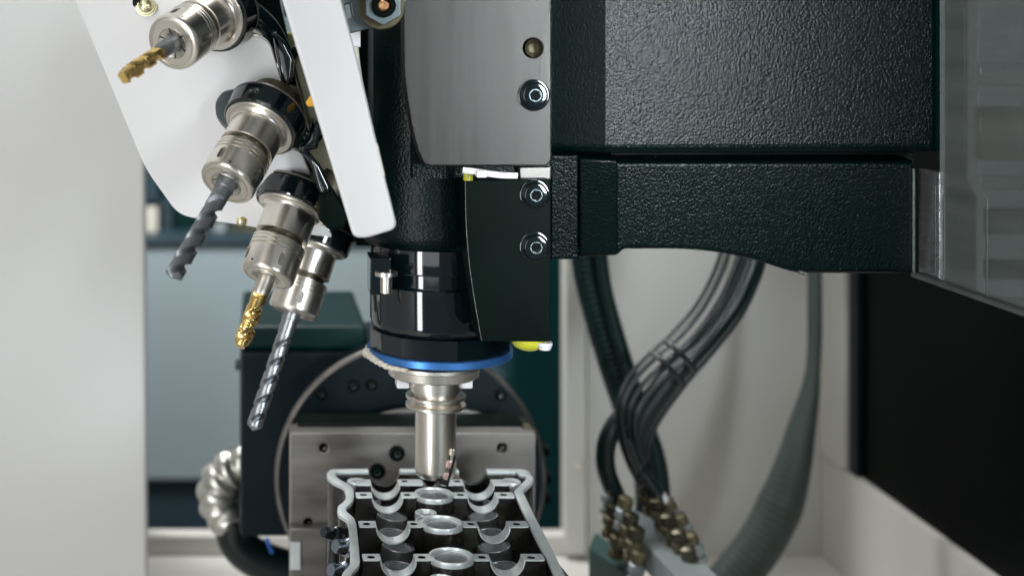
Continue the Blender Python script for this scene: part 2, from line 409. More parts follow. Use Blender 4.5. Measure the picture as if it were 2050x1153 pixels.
link('upper_casting', slab([(X(1101, DC), DC + .013), (X(1213, DC), DC + .001), (X(1880, DC), DC + .011), (X(1915, DC), DC + .016), (X(1935, DC), DC + .030), (X(1942, DC), DC + .06), (X(1945, DC), DC + .20), (X(1101, DC), DC + .20)], z305, .30, .0075, True), M['cast'], head)
DA = DC + .022
link('lower_arm', plate(rounded([(1100, 324), (1830, 324), (1830, 549), (1600, 549), (1566, 540), (1520, 524), (1450, 508), (1370, 500), (1250, 500), (1237, 513), (1100, 520)],
                                [0, 0, 3, 14, 30, 60, 60, 60, 8, 6, 0]), DA - .012, .13, .004, res=4, tilt=-.12), M['cast'], head)
link('ledge_shade', plate([(1160, 290), (1828, 290), (1828, 330), (1160, 330)], DC + .05, .03), M['satin'], head)  # dark strip stands for the shade under the upper casting
link('left_pad', plate(rounded([(1102, 311), (1158, 311), (1158, 520), (1102, 520)], 3), DC - .010, .03, .0015, tilt=-.10), M['cast'], head)
link('pad_step', plate(rounded([(1160, 318), (1238, 322), (1238, 506), (1160, 516)], [0, 8, 3, 3]), DC - .012, .05, .002, tilt=-.24), M['cast'], head)
link('arm_highlight', tube([P(1829, 338, DA + .002), P(1829, 545, DA + .010)], .0012, 8), M['edge'], head)  # highlight on the arm's corner, put in as a pale bead
link('arm_edge_chip', tube([P(1598, 544, DA), P(1612, 548, DA)], .0014, 8), M['edge'], head)
link('upper_edge', tube([P(1931, 20, DC + .032), P(1931, 306, DC + .032)], .0010, 8), M['cast'], head)
# round housing of the spindle
SX, SD = 872, 1.08
axis = P(SX, CY, SD); Mz = frame((axis.x, SD, 0), (0, 0, 1), (1, 0, 0))
def zf_(y, r): return -(y - CY) / F * (SD - r)
rh = PX(152, SD)
def rp(p, d=SD): return PX(p, d)
prof = [(0, .32), (rp(150), .32), (rp(150), zf_(430, rh)), (rp(151), zf_(478, rh)), (rp(149), zf_(492, rh)), (rp(143), zf_(503, rh)), (rp(136), zf_(508, rh)), (rp(120), zf_(509, rh)), (0, zf_(509, rh))]
hs_cut = plate([(600, -1500), (856, -1500), (856, 335), (832, 362), (800, 402), (766, 444), (738, 474), (600, 480)], .7, .60)  # housing carved away along the edge of its shaded side
link('spindle_housing', cut(lathe(prof, Mz, 96), [hs_cut]), M['cast'], head)
link('recess_shade', box((P(718, 0, 1.1).x, 1.122, P(0, 500, 1.1).z), (P(860, 0, 1.1).x, 1.16, .3)), M['satin'], head)  # black sheet standing for the shade left of the steel plate
# ground steel plate
pl_px = [(806, -60), (1103, -60), (1103, 322), (1094, 333), (862, 333), (850, 329), (838, 305), (826, 262), (816, 205), (809, 150)]
DP = .985
link('steel_plate', plate(rounded(pl_px, [0, 0, 6, 6, 8, 14, 40, 40, 40, 40]), DP, .022, .0012, [circ(1067, 97, 19.5)]), M['steel'], head)
link('plug', lathe([(0, .0), (PX(10, DP), .001), (PX(19, DP), .006)], frame(P(1067, 97, DP + .012), (0, -1, 0)), 32), M['oldbrass'], head)
link('spacer_block', plate([(1041, 335), (1102, 335), (1102, 359), (1041, 359)], 1.0, .04, .0008), M['steel2'], head)
link('backing_block', box((P(820, 0, 1.03).x, DP + .023, P(0, 352, 1.03).z), (P(1108, 0, 1.0).x, 1.12, .3)), M['cast'], head)
socket_bolt(1069, 191, 26, DP - .0005, head)
# black side bracket
DB = .985
br = [(930, 360), (1102, 360), (1102, 684), (963, 684), (957, 650), (947, 590), (938, 525), (932, 450)]
bracket = link('side_bracket', plate(rounded(br, [2, 3, 2, 1, 50, 50, 50, 50]), DB, .03, .0007), M['satin'], head)
link('bracket_edge', tube([P(x, y, DB + .0002) for x, y in ((931.5, 362), (933.5, 450), (939.5, 525), (948.5, 590), (958.5, 650), (964.5, 682))], .00035, 6, 6), M['edge'], head)
socket_bolt(1071, 390, 25, DB - .0005, head); socket_bolt(1071, 494, 25, DB - .0005, head)
# nose rings, spindle centre line at photo x 880
Mz2 = frame((P(879, CY, SD).x, SD, 0), (0, 0, 1), (1, 0, 0))
def nose(name, pts, m, seg=96, Mx=None):
    return link(name, lathe([(rp(r), zf_(y, rp(rr))) for r, y, rr in pts], Mx or Mz2, seg), M[m], head)
nose('nose_collar', [(0, 500, 137), (135, 500, 137), (137, 513, 137), (137, 552, 137), (135, 556, 137), (0, 556, 137)], 'gloss')
nose('nose_groove', [(0, 555, 128), (130, 555, 128), (130, 584, 128), (0, 584, 128)], 'gloss')
nz = [(0, 583, 138), (135, 583, 138), (138, 587, 138), (138, 664, 138), (131, 682, 138), (0, 682, 138)]
me = lathe([(rp(r), zf_(y, rp(rr))) for r, y, rr in nz], Mz2, 96)
link('nose_body', me, M['gloss'], head)
def faceted(n, r0, y0, r1, y1, rot):
    bm = bmesh.new(); A = []; B = []
    for k in range(n):
        a = 2 * math.pi * k / n + rot
        A.append(bm.verts.new(Mz2 @ Vector((rp(r0) * math.cos(a), rp(r0) * math.sin(a), zf_(y0, rp(r0))))))
        B.append(bm.verts.new(Mz2 @ Vector((rp(r1) * math.cos(a), rp(r1) * math.sin(a), zf_(y1, rp(r0))))))
    bm.faces.new(A); bm.faces.new(B[::-1])
    for k in range(n): bm.faces.new((A[k], A[(k + 1) % n], B[(k + 1) % n], B[k]))
    bmesh.ops.recalc_face_normals(bm, faces=bm.faces); return finish(bm, 10)
link('nose_facets', faceted(16, 141, 684, 139, 726, .12), M['gloss'], head)
nose('seal_ring', [(0, 726, 145), (143, 726, 145), (145, 728, 145), (145, 741, 145), (142, 743, 145), (0, 743, 145)], 'blue')
Mz3 = frame((P(868, CY, SD).x, SD, 0), (0, 0, 1), (1, 0, 0))
nose('spindle_ring', [(0, 745, 90), (95, 745, 90), (95, 752, 90), (92, 754, 90), (90, 770, 90), (86, 773, 90), (0, 773, 90)], 'nickelface', 96, Mz3)
for sx in (-1, 1):
    c = P(868 + sx * 63, 767, SD)
    link('drive_key', box((c.x - .0050, SD - .008, c.z - .0025), (c.x + .0050, SD + .008, c.z + .010), .0015), M['nylon'], head)
# notch with a clamping pin at the left of the collar
c = P(770, 545, SD - rp(110))
link('notch_block', box((P(746, 0, 1.0).x, c.y - .012, P(0, 585, c.y).z), (P(789, 0, 1.0).x, c.y + .02, P(0, 512, c.y).z), .001), M['gloss'], head)
Mp = frame((c.x, c.y - .013, 0), (0, 0, 1))
link('clamp_pin', lathe([(0, P(0, 538, c.y).z), (.0085, P(0, 538, c.y).z), (.0085, P(0, 546, c.y).z), (.0045, P(0, 548, c.y).z), (.0045, P(0, 580, c.y).z), (0, P(0, 580, c.y).z)], Mp, 24), M['nickel'], head)
# small yellow lamp cap below the bracket
c = P(1058, 684, 1.0)
cap = lathe([(rp(32), .004), (rp(32), 0), (rp(27), -rp(8)), (rp(16), -rp(14)), (0, -rp(17))], frame((c.x, 1.0, c.z), (0, 0, 1)), 32)
link('lamp_cap', cap, M['yellow'], head)
link('lamp_lens', lathe([(rp(14), .002), (rp(14), 0), (rp(10), -rp(9)), (0, -rp(11))], frame((c.x + .010, .990, c.z), (0, 0, 1)), 24), M['nylon'], head)
# yellow sleeve + nylon tie
link('yellow_sleeve', lathe([(0, 0), (rp(9), 0), (rp(9), -rp(23)), (0, -rp(23))], frame(P(937, 336, .985), (0, 0, 1)), 20), M['yellow'], head)
t = root('cable_tie', 'white nylon cable tie under the lower edge of the steel plate', 'cable tie', P(980, 350, .975))
link('tie_strap', tube([P(927, 341, .974), P(960, 345, .970), P(1000, 351, .971), P(1036, 352, .975)], .0022, 10, 6, flat=(.35, (0, 0, 1))), M['nylon'], t)
link('tie_lock', box(tuple(P(955, 356, .966)), tuple(P(972, 340, .974) + Vector((0, 0, 0))), .0008), M['nylon'], t)

# ---- cutter in the spindle
ct = root('spindle_cutter', 'nickel boring bar holder running in the spindle above the cylinder head', 'tool holder', P(872, 960, SD))
Mc = frame((P(872, CY, SD).x, SD, 0), (0, 0, 1), (1, 0, 0))
def hl(pts): return lathe([(rp(r), zf_(y, rp(40))) for r, y in pts], Mc, 96)
link('flange', hl([(0, 768), (54, 768), (54, 783), (50, 783.6), (50, 791), (45, 791.6), (45, 797), (58.5, 798), (60, 799.5), (60, 804), (50, 810), (50, 812), (60, 817), (60, 822), (58.5, 823.5), (44, 827), (0, 827)]), M['nickel'], ct)
sh = hl([(0, 827), (41, 827), (41, 950), (39, 960), (36, 964), (0, 964)])
c = P(905, 930, SD - rp(28))
k1 = box((-.0055, -.03, -.022), (.012, .03, .020), M4=Matrix.Translation(c + Vector((.0075, -.006, -.004))) @ Matrix.Rotation(math.radians(14), 4, 'Y') @ Matrix.Rotation(math.radians(-20), 4, 'Z'))
link('shank', cut(sh, [k1]), M['nickel'], ct)
tilt_ = Matrix.Rotation(math.radians(15), 4, 'Y')
link('pocket_shade', box((-.0036, -.003, -.0125), (.0036, .003, .0115), .0006, Matrix.Translation(P(896, 938, SD - rp(27))) @ tilt_), M['void'], ct)  # black block fills the gash with painted shade
for (x, y) in ((899, 929), (893, 952)):
    link('carbide_insert', box((-.0016, -.0016, -.0028), (.0016, .0016, .0028), .0004, Matrix.Translation(P(x, y, SD - rp(36))) @ tilt_), M['carbide'], ct)
link('insert_clamp', box((-.0011, -.002, -.0060), (.0011, .002, .0060), .0005, Matrix.Translation(P(904, 913, SD - rp(30))) @ Matrix.Rotation(math.radians(10), 4, 'Y')), M['nickel'], ct)

# ---- braided cord round the seal ring
cc = P(879, CY, SD); pts = [P(741, 697, 1.10), P(735, 708, 1.085)]
for k in range(7):
    a = math.radians(188 + k * 8.5); r = rp(148)
    y = 722 + 0
    z = zf_(734 + 13 * min(1, k / 4), rp(146))
    pts.append(Vector((cc.x + r * math.cos(a), SD + r * math.sin(a), z)))
t = root('braided_cord', 'beige braided cord tucked under the left of the blue ring', 'cord', pts[2])
link('cord_strand', tube(pts, .0042, 16, 8, twist=(2, .006, .35), rfn=lambda u: .0036 * (1 - .60 * u)), M['cord'], t)

# ================================================================ TOOL MAGAZINE
mag = root('tool_magazine', 'white fan-shaped magazine plate behind the four slanted tools', 'tool magazine', P(450, 200, 1.02))
TP = dict(d=.986, tilt=-.627)
fan = [(-60, -420), (400, -420), (400, -100), (398, -40), (402, 45), (432, 76), (520, 74), (541, 90), (565, 172), (552, 180), (470, 177), (446, 184), (431, 206), (434, 236), (449, 257), (500, 300), (562, 312), (590, 300),
       (604, 308), (626, 366), (622, 374), (545, 362), (526, 366), (513, 385), (514, 402), (530, 420), (580, 432), (640, 440), (665, 476), (560, 463), (358, 432), (292, 340), (150, 0)]
rad = [0, 0, 0, 0, 6, 6, 14, 20, 6, 6, 16, 16, 16, 16, 16, 6, 10, 10, 12, 5, 4, 10, 10, 12, 12, 12, 8, 8, 4, 6, 26, 30, 0]
link('cover_plate', plate(rounded(fan, rad), TP['d'], .004, .0006, tilt=TP['tilt']), M['white'], mag)
def fanp(x, y, off=0.): Y = TP['d'] / (1 + TP['tilt'] * (y - CY) / F) - off; return P(x, y, Y)
pan_screw(fanp(293, 12), (-.05, -1, .02), PX(16, .96), mag)
link('slot_hole', plate(rounded([(264, -20), (290, -20), (284, 20), (266, 14)], 6), .9855, .001, tilt=-.627), M['void'], mag)
pan_screw(fanp(484, 440, -.004), (-.05, -.45, -.9), PX(13, 1.0), mag)
# grey cast cups behind the notches
link('cup', plate(rounded([(432, 190), (470, 178), (560, 176), (560, 260), (470, 300), (428, 240)], 30), 1.02, .004, .001, tilt=-.627), M['gun'], mag)
link('cup', plate(rounded([(500, 372), (540, 360), (600, 366), (600, 430), (520, 430), (497, 402)], 20), 1.03, .004, .001, tilt=-.627), M['gun'], mag)
# dark hub and arms behind
link('hub_body', plate(rounded([(470, -100), (560, -100), (560, 0), (590, 130), (655, 250), (715, 470), (650, 470), (600, 380), (520, 300), (470, 130)], 12), 1.13, .06, .003), M['satin'], mag)
link('hub_rib', plate(rounded([(584, 130), (612, 90), (668, 250), (628, 300)], 6), 1.02, .03, .003), M['dsteel'], mag)
link('hub_rib', plate(rounded([(612, 300), (648, 240), (690, 400), (660, 420)], 6), 1.04, .03, .003), M['dsteel'], mag)
link('hub_clip', plate(rounded([(640, 390), (668, 380), (690, 420), (697, 440), (690, 458), (660, 462), (638, 440)], 4), 1.00, .05, .002), M['satin'], mag)
link('orange_stop', plate(rounded([(612, 207), (622, 192), (632, 200), (630, 214), (617, 214)], 2), .955, .008, .001), M['orange'], mag)
link('yellow_disc', plate(circ(576, 82, 17), 1.2, .01, .002), M['yellow'], mag)
link('grey_panel', plate([(545, -40), (640, -40), (640, 84), (560, 70)], 1.4, .01), M['bluegrey'], mag)
link('slot_plate', plate(rounded([(560, -20), (566, -20), (577, 34), (570, 34)], 2), 1.18, .008), M['void'], mag)
link('clip_spring', tube([fanp(x, y, .004) for x, y in ((482, 70), (492, 62), (505, 60), (518, 66), (524, 72))], .0016, 8), M['nickel'], mag)

link('gripper_arm', plate(rounded([(545, 60), (572, 84), (590, 120), (586, 160), (570, 190), (555, 182), (566, 172), (552, 110)], 5), 1.0, .02, .003), M['gloss'], mag)
link('gripper_arm', plate(rounded([(556, 142), (588, 92), (600, 100), (600, 130), (574, 168)], 4), 1.03, .02, .003), M['satin'], mag)
link('gripper_arm', plate(rounded([(598, 296), (622, 306), (642, 330), (662, 372), (668, 402), (650, 408), (634, 372), (622, 330)], 6), 1.01, .02, .003), M['gloss'], mag)
link('gripper_arm', plate(rounded([(626, 236), (644, 250), (636, 300), (606, 304), (598, 296), (616, 276)], 5), 1.0, .02, .003), M['gloss'], mag)
link('black_hose', tube([P(496, 30, 1.05), P(530, 62, 1.06), P(556, 110, 1.07), P(580, 165, 1.07), P(592, 200, 1.07)], .0125, 20, 8), M['gloss'], mag)
for (x, y) in ((606, 196), (652, 386)):
    A_ = P(x, y, 1.05); link('pull_collar', lathe([(0, .018), (.012, .018), (.013, .016), (.013, .004), (.019, .002), (.019, -.012), (.012, -.014), (0, -.014)], frame(A_, (-.55, -.35, -.75)), 40), M['dsteel'], mag)
link('return_spring', tube([P(636, 250, 1.03), P(628, 268, 1.03), P(618, 290, 1.03)], .005, 12, 6, ribs=.004, rib_amp=.25), M['gun'], mag)
# tools
def solve_tip(x1, y1, d1, x2, y2, aspect):
    """depth of the drill tip so that the nose face shows this width/height ratio"""
    a = P(x1, y1, d1); ray = a.normalized(); best = None
    d2 = d1
    while d2 > d1 - .3:
        v = (P(x2, y2, d2) - a).normalized()
        if -v.dot(ray) >= aspect: return d2
        d2 -= .0005
    return d2
def bit(M4, R, L, flutes, pitch, kind, z0=.004, web=.35):
    """spiral-fluted cutter along +z; kind drill or tap"""
    n = 72; m = int(L / .0005); m = max(60, min(m, 280)); bm = bmesh.new(); rings = []
    shank = L * .16
    for j in range(m + 1):
        z = z0 + (L - z0) * j / m; ring = []
        s = min(1, max(0, (z - shank) / (L * .10)))
        tipz = R * .48
        k = min(1, (L - z) / tipz) if kind == 'drill' else min(1, .72 + .28 * (L - z) / (R * 1.1))
        rot = 2 * math.pi * z / pitch
        for i in range(n):
            a = 2 * math.pi * i / n; ph = ((a - rot) * flutes / (2 * math.pi)) % 1.0
            # land from 0 to .52, flute from .52 to 1
            land = .60 if kind == 'drill' else .56
            if ph < land:
                q = 1.0
                if kind == 'drill' and ph > .1: q = .965
                if kind == 'tap':
                    tz = (z - L * .62) / (L * .38)
                    if tz > 0: q = 1.0 + .075 * (abs(((z / .0022) % 1) - .5) * 2 - .5)
                    else: q = .97
            else:
                u = (ph - land) / (1 - land); q = 1 - (1 - web) * math.sin(math.pi * u ** .7) ** .6
            q = 1 * (1 - s) + q * s
            ring.append(bm.verts.new(M4 @ Vector((R * q * max(k, .02) * math.cos(a), R * q * max(k, .02) * math.sin(a), z))))
        rings.append(ring)
    for a, b in zip(rings, rings[1:]):
        for i in range(n): bm.faces.new((a[i], a[(i + 1) % n], b[(i + 1) % n], b[i]))
    bm.faces.new(rings[-1]); bmesh.ops.recalc_face_normals(bm, faces=bm.faces)
    return finish(bm, 38)
mm = .001
def tool(label, p1, p2, d1, aspect, Rd, kind, m, ms, spin, flutes, pitch, k=1.0, bodyfrac=.3):
    x1, y1 = p1; x2, y2 = p2
    d2 = solve_tip(x1, y1, d1, x2, y2, aspect)
    a = P(x1, y1, d1); b = P(x2, y2, d2); ax = (b - a).normalized(); L = (b - a).length
    M4 = frame(a, ax) @ Matrix.Rotation(math.radians(spin), 4, 'Z')
    t = root('tool_holder', label, 'tool holder', a, 'slanted tool holders in the magazine')
    s = mm * k
    # nut with grooves, open at the face
    nut = [(10.0, -5.5), (10.2, -.3), (10.6, .05), (14.6, .05), (14.8, -.5), (15.4, -.5), (15.6, .05), (17.0, 0), (18.2, -.7), (18.8, -1.8), (19.0, -3), (19.0, -17.6), (18.1, -17.9), (18.1, -18.7), (19.0, -19.0),
           (19.0, -20.6), (18.2, -20.9), (18.2, -21.6), (19.0, -21.9), (19.0, -23.3), (18.2, -23.6), (18.2, -24.3), (18.9, -24.6), (18.9, -26.0), (18.3, -26.5), (14.6, -26.7), (14.4, -28)]
    nutm = lathe([(r * s, z * s) for r, z in nut] + [(9 * s, -28 * s), (9 * s, -5.5 * s), (10.0 * s, -5.5 * s)], M4, 96)
    cuts = []
    for q in range(4):
        A = M4 @ Matrix.Rotation(math.pi / 2 * q, 4, 'Z') @ Matrix.Translation((19 * s, 0, -10.8 * s)) @ Matrix.Rotation(math.pi / 2, 4, 'Y')
        out = arc(2.4 * s, 0, 2.35 * s, -90, 90, 12) + arc(-2.4 * s, 0, 2.35 * s, 90, 270, 12)
        cuts.append(extrude2d(out, [], 4.4 * s, A @ Matrix.Translation((0, 0, 2.2 * s + .7 * s)), 0))
    nm = cut(nutm, cuts)
    nut_o = link('collet_nut', nm, M['nickel'], t)
    for q in range(4):
        A = M4 @ Matrix.Rotation(math.pi / 2 * q, 4, 'Z') @ Matrix.Translation((17.75 * s, 0, -10.8 * s)) @ Matrix.Rotation(math.pi / 2, 4, 'Y')
        link('slot_floor', extrude2d(arc(2.35 * s, 0, 2.2 * s, -90, 90, 8) + arc(-2.35 * s, 0, 2.2 * s, 90, 270, 8), [], .3 * s, A, 0), M['steel2'], nut_o)
    ssc = M4 @ Matrix.Rotation(math.radians(-28), 4, 'Z') @ Vector((18.95 * s, 0, -4.6 * s)); sdir = (M4.to_3x3() @ Matrix.Rotation(math.radians(-28), 3, 'Z')) @ Vector((1, 0, 0))
    link('set_screw', lathe([(0, .0001), (.9 * s, .0001), (1.0 * s, -.0001), (1.0 * s, -.001)], frame(ssc, sdir), 16), M['void'], nut_o)
    link('groove_shade', lathe([(r * s, z * s) for r, z in ((14.0, -26.8), (15.4, -26.8), (15.4, -30.3), (14.0, -30.3))], M4, 64), M['dsteel'], nut_o)  # dark ring paints the shade of the narrow groove
    # collet: six jaws with slits
    col = root_part('collet', lathe([(r * s, z * s) for r, z in ((0, -6), (10.0, -6), (10.0, -4.4), (0, -4.2))], M4, 40), M['void'], t)
    for q in range(6):
        bm = bmesh.new(); g = math.radians(3.6); a0 = q * math.pi / 3 + g; a1 = (q + 1) * math.pi / 3 - g
        rows = []
        for (r, z) in ((Rd / s * 1.02, -4.0), (Rd / s * 1.06, -1.6), (9.8, .15), (10.1, -.3), (9.9, -4.0)):
            rows.append([bm.verts.new(M4 @ Vector((r * s * math.cos(a0 + (a1 - a0) * i / 6), r * s * math.sin(a0 + (a1 - a0) * i / 6), z * s))) for i in range(7)])
        for r0, r1 in zip(rows, rows[1:] + rows[:1]):
            for i in range(6): bm.faces.new((r0[i], r0[i + 1], r1[i + 1], r1[i]))
        bm.faces.new([r[0] for r in rows]); bm.faces.new([r[-1] for r in rows][::-1])
        bmesh.ops.recalc_face_normals(bm, faces=bm.faces)
        link('collet_jaw', finish(bm, 30), M['nickelface'], col)
    body = [(0, -27.4), (14.6, -27.4), (14.6, -30.2), (17.8, -30.4), (18.6, -30.9), (18.6, -48), (19.0, -49.4), (20.2, -50.6), (21.5, -51.2), (0, -51.2)]
    link('holder_body', lathe([(r * s, z * s) for r, z in body], M4, 96), M['nickel'], t)
    link('flange_disc', lathe([(r * s, z * s) for r, z in ((0, -51.0), (23.8, -51.0), (24.3, -51.6), (24.3, -53.0), (0, -53.0))], M4, 96), M['nickelface'], t)
    link('flange_ring', lathe([(r * s, z * s) for r, z in ((0, -52.4), (24.6, -52.4), (25.6, -52.6), (26.4, -53.6), (27.2, -63), (27.4, -66), (26.6, -67.2), (0, -67.2))], M4, 96), M['gloss'], t)
    link('flange_rim', lathe([(r * s, z * s) for r, z in ((0, -67), (27.6, -67), (27.8, -67.6), (27.5, -68.4), (0, -68.4))], M4, 96), M['steel2'], t)
    link('holder_socket', lathe([(r * s, z * s) for r, z in ((0, -68), (22, -68), (21, -72), (18, -74), (18, -82), (0, -82))], M4, 64), M['dsteel'], t)
    if kind == 'drill':
        dm = bit(M4, Rd, L, flutes, pitch, 'drill'); link('drill_bit', dm, M[m], t)
        link('drill_collar', lathe([(0, -3 * s), (Rd * 1.10, -3 * s), (Rd * 1.10, L * .06), (Rd * 1.02, L * .065), (Rd * .9, L * .065)], M4, 40), M[m], t)
    else:
        z1 = L * bodyfrac
        link('shank', lathe([(0, -3 * s), (Rd * 1.04, -3 * s), (Rd * 1.04, z1 * .80), (Rd * .94, z1 * 1.0), (Rd * .5, z1 * 1.02)], M4, 40), M[ms], t)
        link('spiral_tap', bit(M4, Rd, L, flutes, pitch, 'tap', z1 * .8, .66), M[m], t)
    return t
def root_part(name, me, m, parent): return link(name, me, m, parent)
tool('nickel holder at upper left, gold tap tip nearest the top left corner', (345, 88), (246, 156), .925, .78, .0056, 'tap', 'gold', 'drill', 0, 2, .032, k=1.06, bodyfrac=.30)
tool('nickel holder with a dark grey twist drill, above the brass screw', (453, 370), (344, 558), .94, .545, .0064, 'drill', 'drill', 'drill', 2, 2, .032, k=1.08)
tool('nickel holder with the downward gold spiral tap, second from the bottom', (533, 556), (481, 694), 1.03, .28, .0066, 'tap', 'gold', 'nickelface', 33, 2, .034, k=1.12, bodyfrac=.27)
tool('lowest nickel holder, its bright twist drill ends left of the steel fixture', (585, 627), (506, 862), 1.12, .11, .0066, 'drill', 'drill2', 'drill', -7, 2, .031, k=1.11)

# white guard strip in front of the magazine
g = root('guard_strip', 'long white slanting guard strip between the tools and the steel plate', 'guard', P(700, 300, .9))
gs = [(540, -100), (660, -100), (684, 0), (722, 142), (760, 310), (797, 458), (735, 477), (708, 476), (565, 0)]
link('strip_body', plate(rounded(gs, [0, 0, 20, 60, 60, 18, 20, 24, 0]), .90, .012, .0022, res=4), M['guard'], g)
link('worn_edge', tube([P(x, y, .9005) for x, y in ((754, 288), (762, 322), (769, 352), (768, 345))][:3], .0007, 6), M['cream'], g)

# bracket with the large nut
b = root('magazine_pivot', 'blue-grey pivot bracket with a large hexagon nut at the top', 'bracket', P(765, 15, .96))
link('bracket_arm', plate(rounded([(680, -80), (815, -80), (815, 4), (790, 30), (765, 52), (700, 68), (690, 60)], 6), .965, .012, .001, [rounded([(690, 10), (701, 8), (706, 34), (694, 40)], 3)]), M['gun'], b)
c = P(764, 13, .953)
Mn = frame(c, (0, -1, 0), (0, 0, 1))
link('washer', lathe([(0, 0), (PX(47, .95), 0), (PX(47, .95), .0018), (PX(45, .95), .0024), (0, .0024)], Mn, 64), M['oldbrass'], b)
hx = extrude2d(rounded([(PX(40, .95) * math.cos(math.pi / 3 * k + .0), PX(40, .95) * math.sin(math.pi / 3 * k)) for k in range(6)], .001), [], .012, Mn @ Matrix.Translation((0, 0, .014)), .0008)
link('hexagon_nut', hx, M['gun'], b)
link('shaft_collar', lathe([(PX(24, .95), .013), (PX(24, .95), .017), (PX(21, .95), .018), (PX(14, .95), .018), (PX(13, .95), .014), (0, .014)], Mn, 48), M['satin'], b)
link('copper_pin', lathe([(0, .014), (PX(12, .95), .014), (PX(12, .95), .0185), (PX(9, .95), .020), (PX(8, .95), .019), (PX(5, .95), .019), (PX(4, .95), .0175), (0, .0175)], Mn, 32), M['copper'], b)
link('switch_body', plate([(700, 66), (722, 62), (722, 95), (705, 93)], .98, .03, .001), M['nylon'], b)
link('switch_cable', tube([P(712, 92, .985), P(716, 130, .985), P(722, 170, .985)], .002, 8), M['cream'], b)

# ================================================================ ROTARY TABLE, FIXTURE
rt = root('rotary_table', 'dark rotary table with a round faceplate behind the workpiece', 'rotary table', P(740, 1075, 1.40))
link('table_housing', pbox(480, 706, 760, 1074, 1.40, 1.56, .004), M['boxpaint'], rt)
link('table_top', slab([(X(480, 1.405), 1.412), (X(735, 1.405), 1.412), (X(735, 1.405), 1.62), (X(480, 1.405), 1.62)], P(0, 705, 1.405).z, P(0, 656, 1.405).z, .005), M['boxtop'], rt)
link('side_button', pbox(470, 726, 481, 742, 1.42, 1.44, .002), M['slate'], rt)
dd = 1.345; cdisc = P(822, 958, dd); Md = frame(cdisc, (0, -1, 0), (0, 0, 1)); rr = PX(272, dd)
link('faceplate', lathe([(0, 0), (rr - .0052, 0), (rr - .0052, -.007), (rr - .012, -.0072), (rr - .012, -.06), (0, -.06)], Md, 128), M['boxpaint'], rt)
link('faceplate_rim', lathe([(rr - .005, -.004), (rr - .0048, .0006), (rr - .0034, .0012), (rr - .001, -.0002), (rr, -.002), (rr, -.007), (rr - .005, -.007), (rr - .005, -.004)], Md, 160), M['steel2'], rt)
link('faceplate_hub', lathe([(0, .004), (PX(150, dd), .004), (PX(152, dd), 0), (0, 0)], Md, 96), M['boxpaint'], rt)
link('drum_side', lathe([(rr - .008, -.05), (rr - .008, -.16), (0, -.16)], Md, 96), M['boxpaint'], rt)
for (x, y) in ((643, 788), (708, 772), (626, 845), (1002, 790), (1020, 845), (744, 770)): socket_bolt(x, y, 10, dd, rt, 'satin')
for (x, y) in ((1096, 905), (1098, 960), (1098, 1000)): link('rim_lug', pbox(x - 8, y - 9, x + 8, y + 9, 1.38, 1.40, .003), M['satin'], rt)
# half-moon steel plate behind the tool
link('half_moon_plate', plate([(735, 850)] + [(735 + 130 * (1 - math.cos(a)) , 850 - 34 * math.sin(a)) for a in [math.pi * k / 16 for k in range(1, 16)]] + [(995, 850)], 1.31, .006, .0008), M['steel2'], rt)

fx = root('fixture_plate', 'ground steel fixture plate with drilled holes standing behind the cylinder head', 'fixture', P(826, 1153, 1.25))
fp = [(580, 866), (1072, 866), (1072, 1300), (580, 1300)]
link('steel_block', plate(fp, 1.25, .03, .0012, [circ(648, 897, 9, 24), circ(1005, 897, 10, 24), circ(617, 1046, 9, 24)]), M['steel2'], fx)
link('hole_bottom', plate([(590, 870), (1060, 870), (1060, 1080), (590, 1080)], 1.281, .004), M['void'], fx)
for x, y, r in ((648, 897, 6), (1005, 897, 7), (617, 1046, 6)): link('dowel_pin', lathe([(0, 0), (PX(r, 1.27), 0), (PX(r, 1.27), -.01), (0, -.01)], frame(P(x + 3, y + 4, 1.262), (0, -1, 0)), 16), M['nickel'], fx)
link('dark_spacer', plate([(596, 849), (1046, 849), (1046, 865), (596, 865)], 1.27, .04, .002), M['satin'], fx)
link('corner_bevel', plate([(1046, 846), (1058, 846), (1072, 866), (1046, 865)], 1.262, .02, .001), M['dsteel'], fx)
link('lower_block', plate([(580, 1058), (655, 1058), (655, 1300), (580, 1300)], 1.235, .014, .001), M['steel2'], fx)
link('label_tab', plate([(580, 1085), (601, 1085), (601, 1140), (580, 1140)], 1.232, .002), M['alu'], fx)
socket_bolt(795, 907, 13, 1.249, fx, 'satin'); socket_bolt(755, 943, 13, 1.249, fx, 'satin')
link('riser', box((P(640, 0, 1.2).x, .75, -.9), (P(1060, 0, 1.2).x, 1.2, -.505), .002), M['satin'], fx)

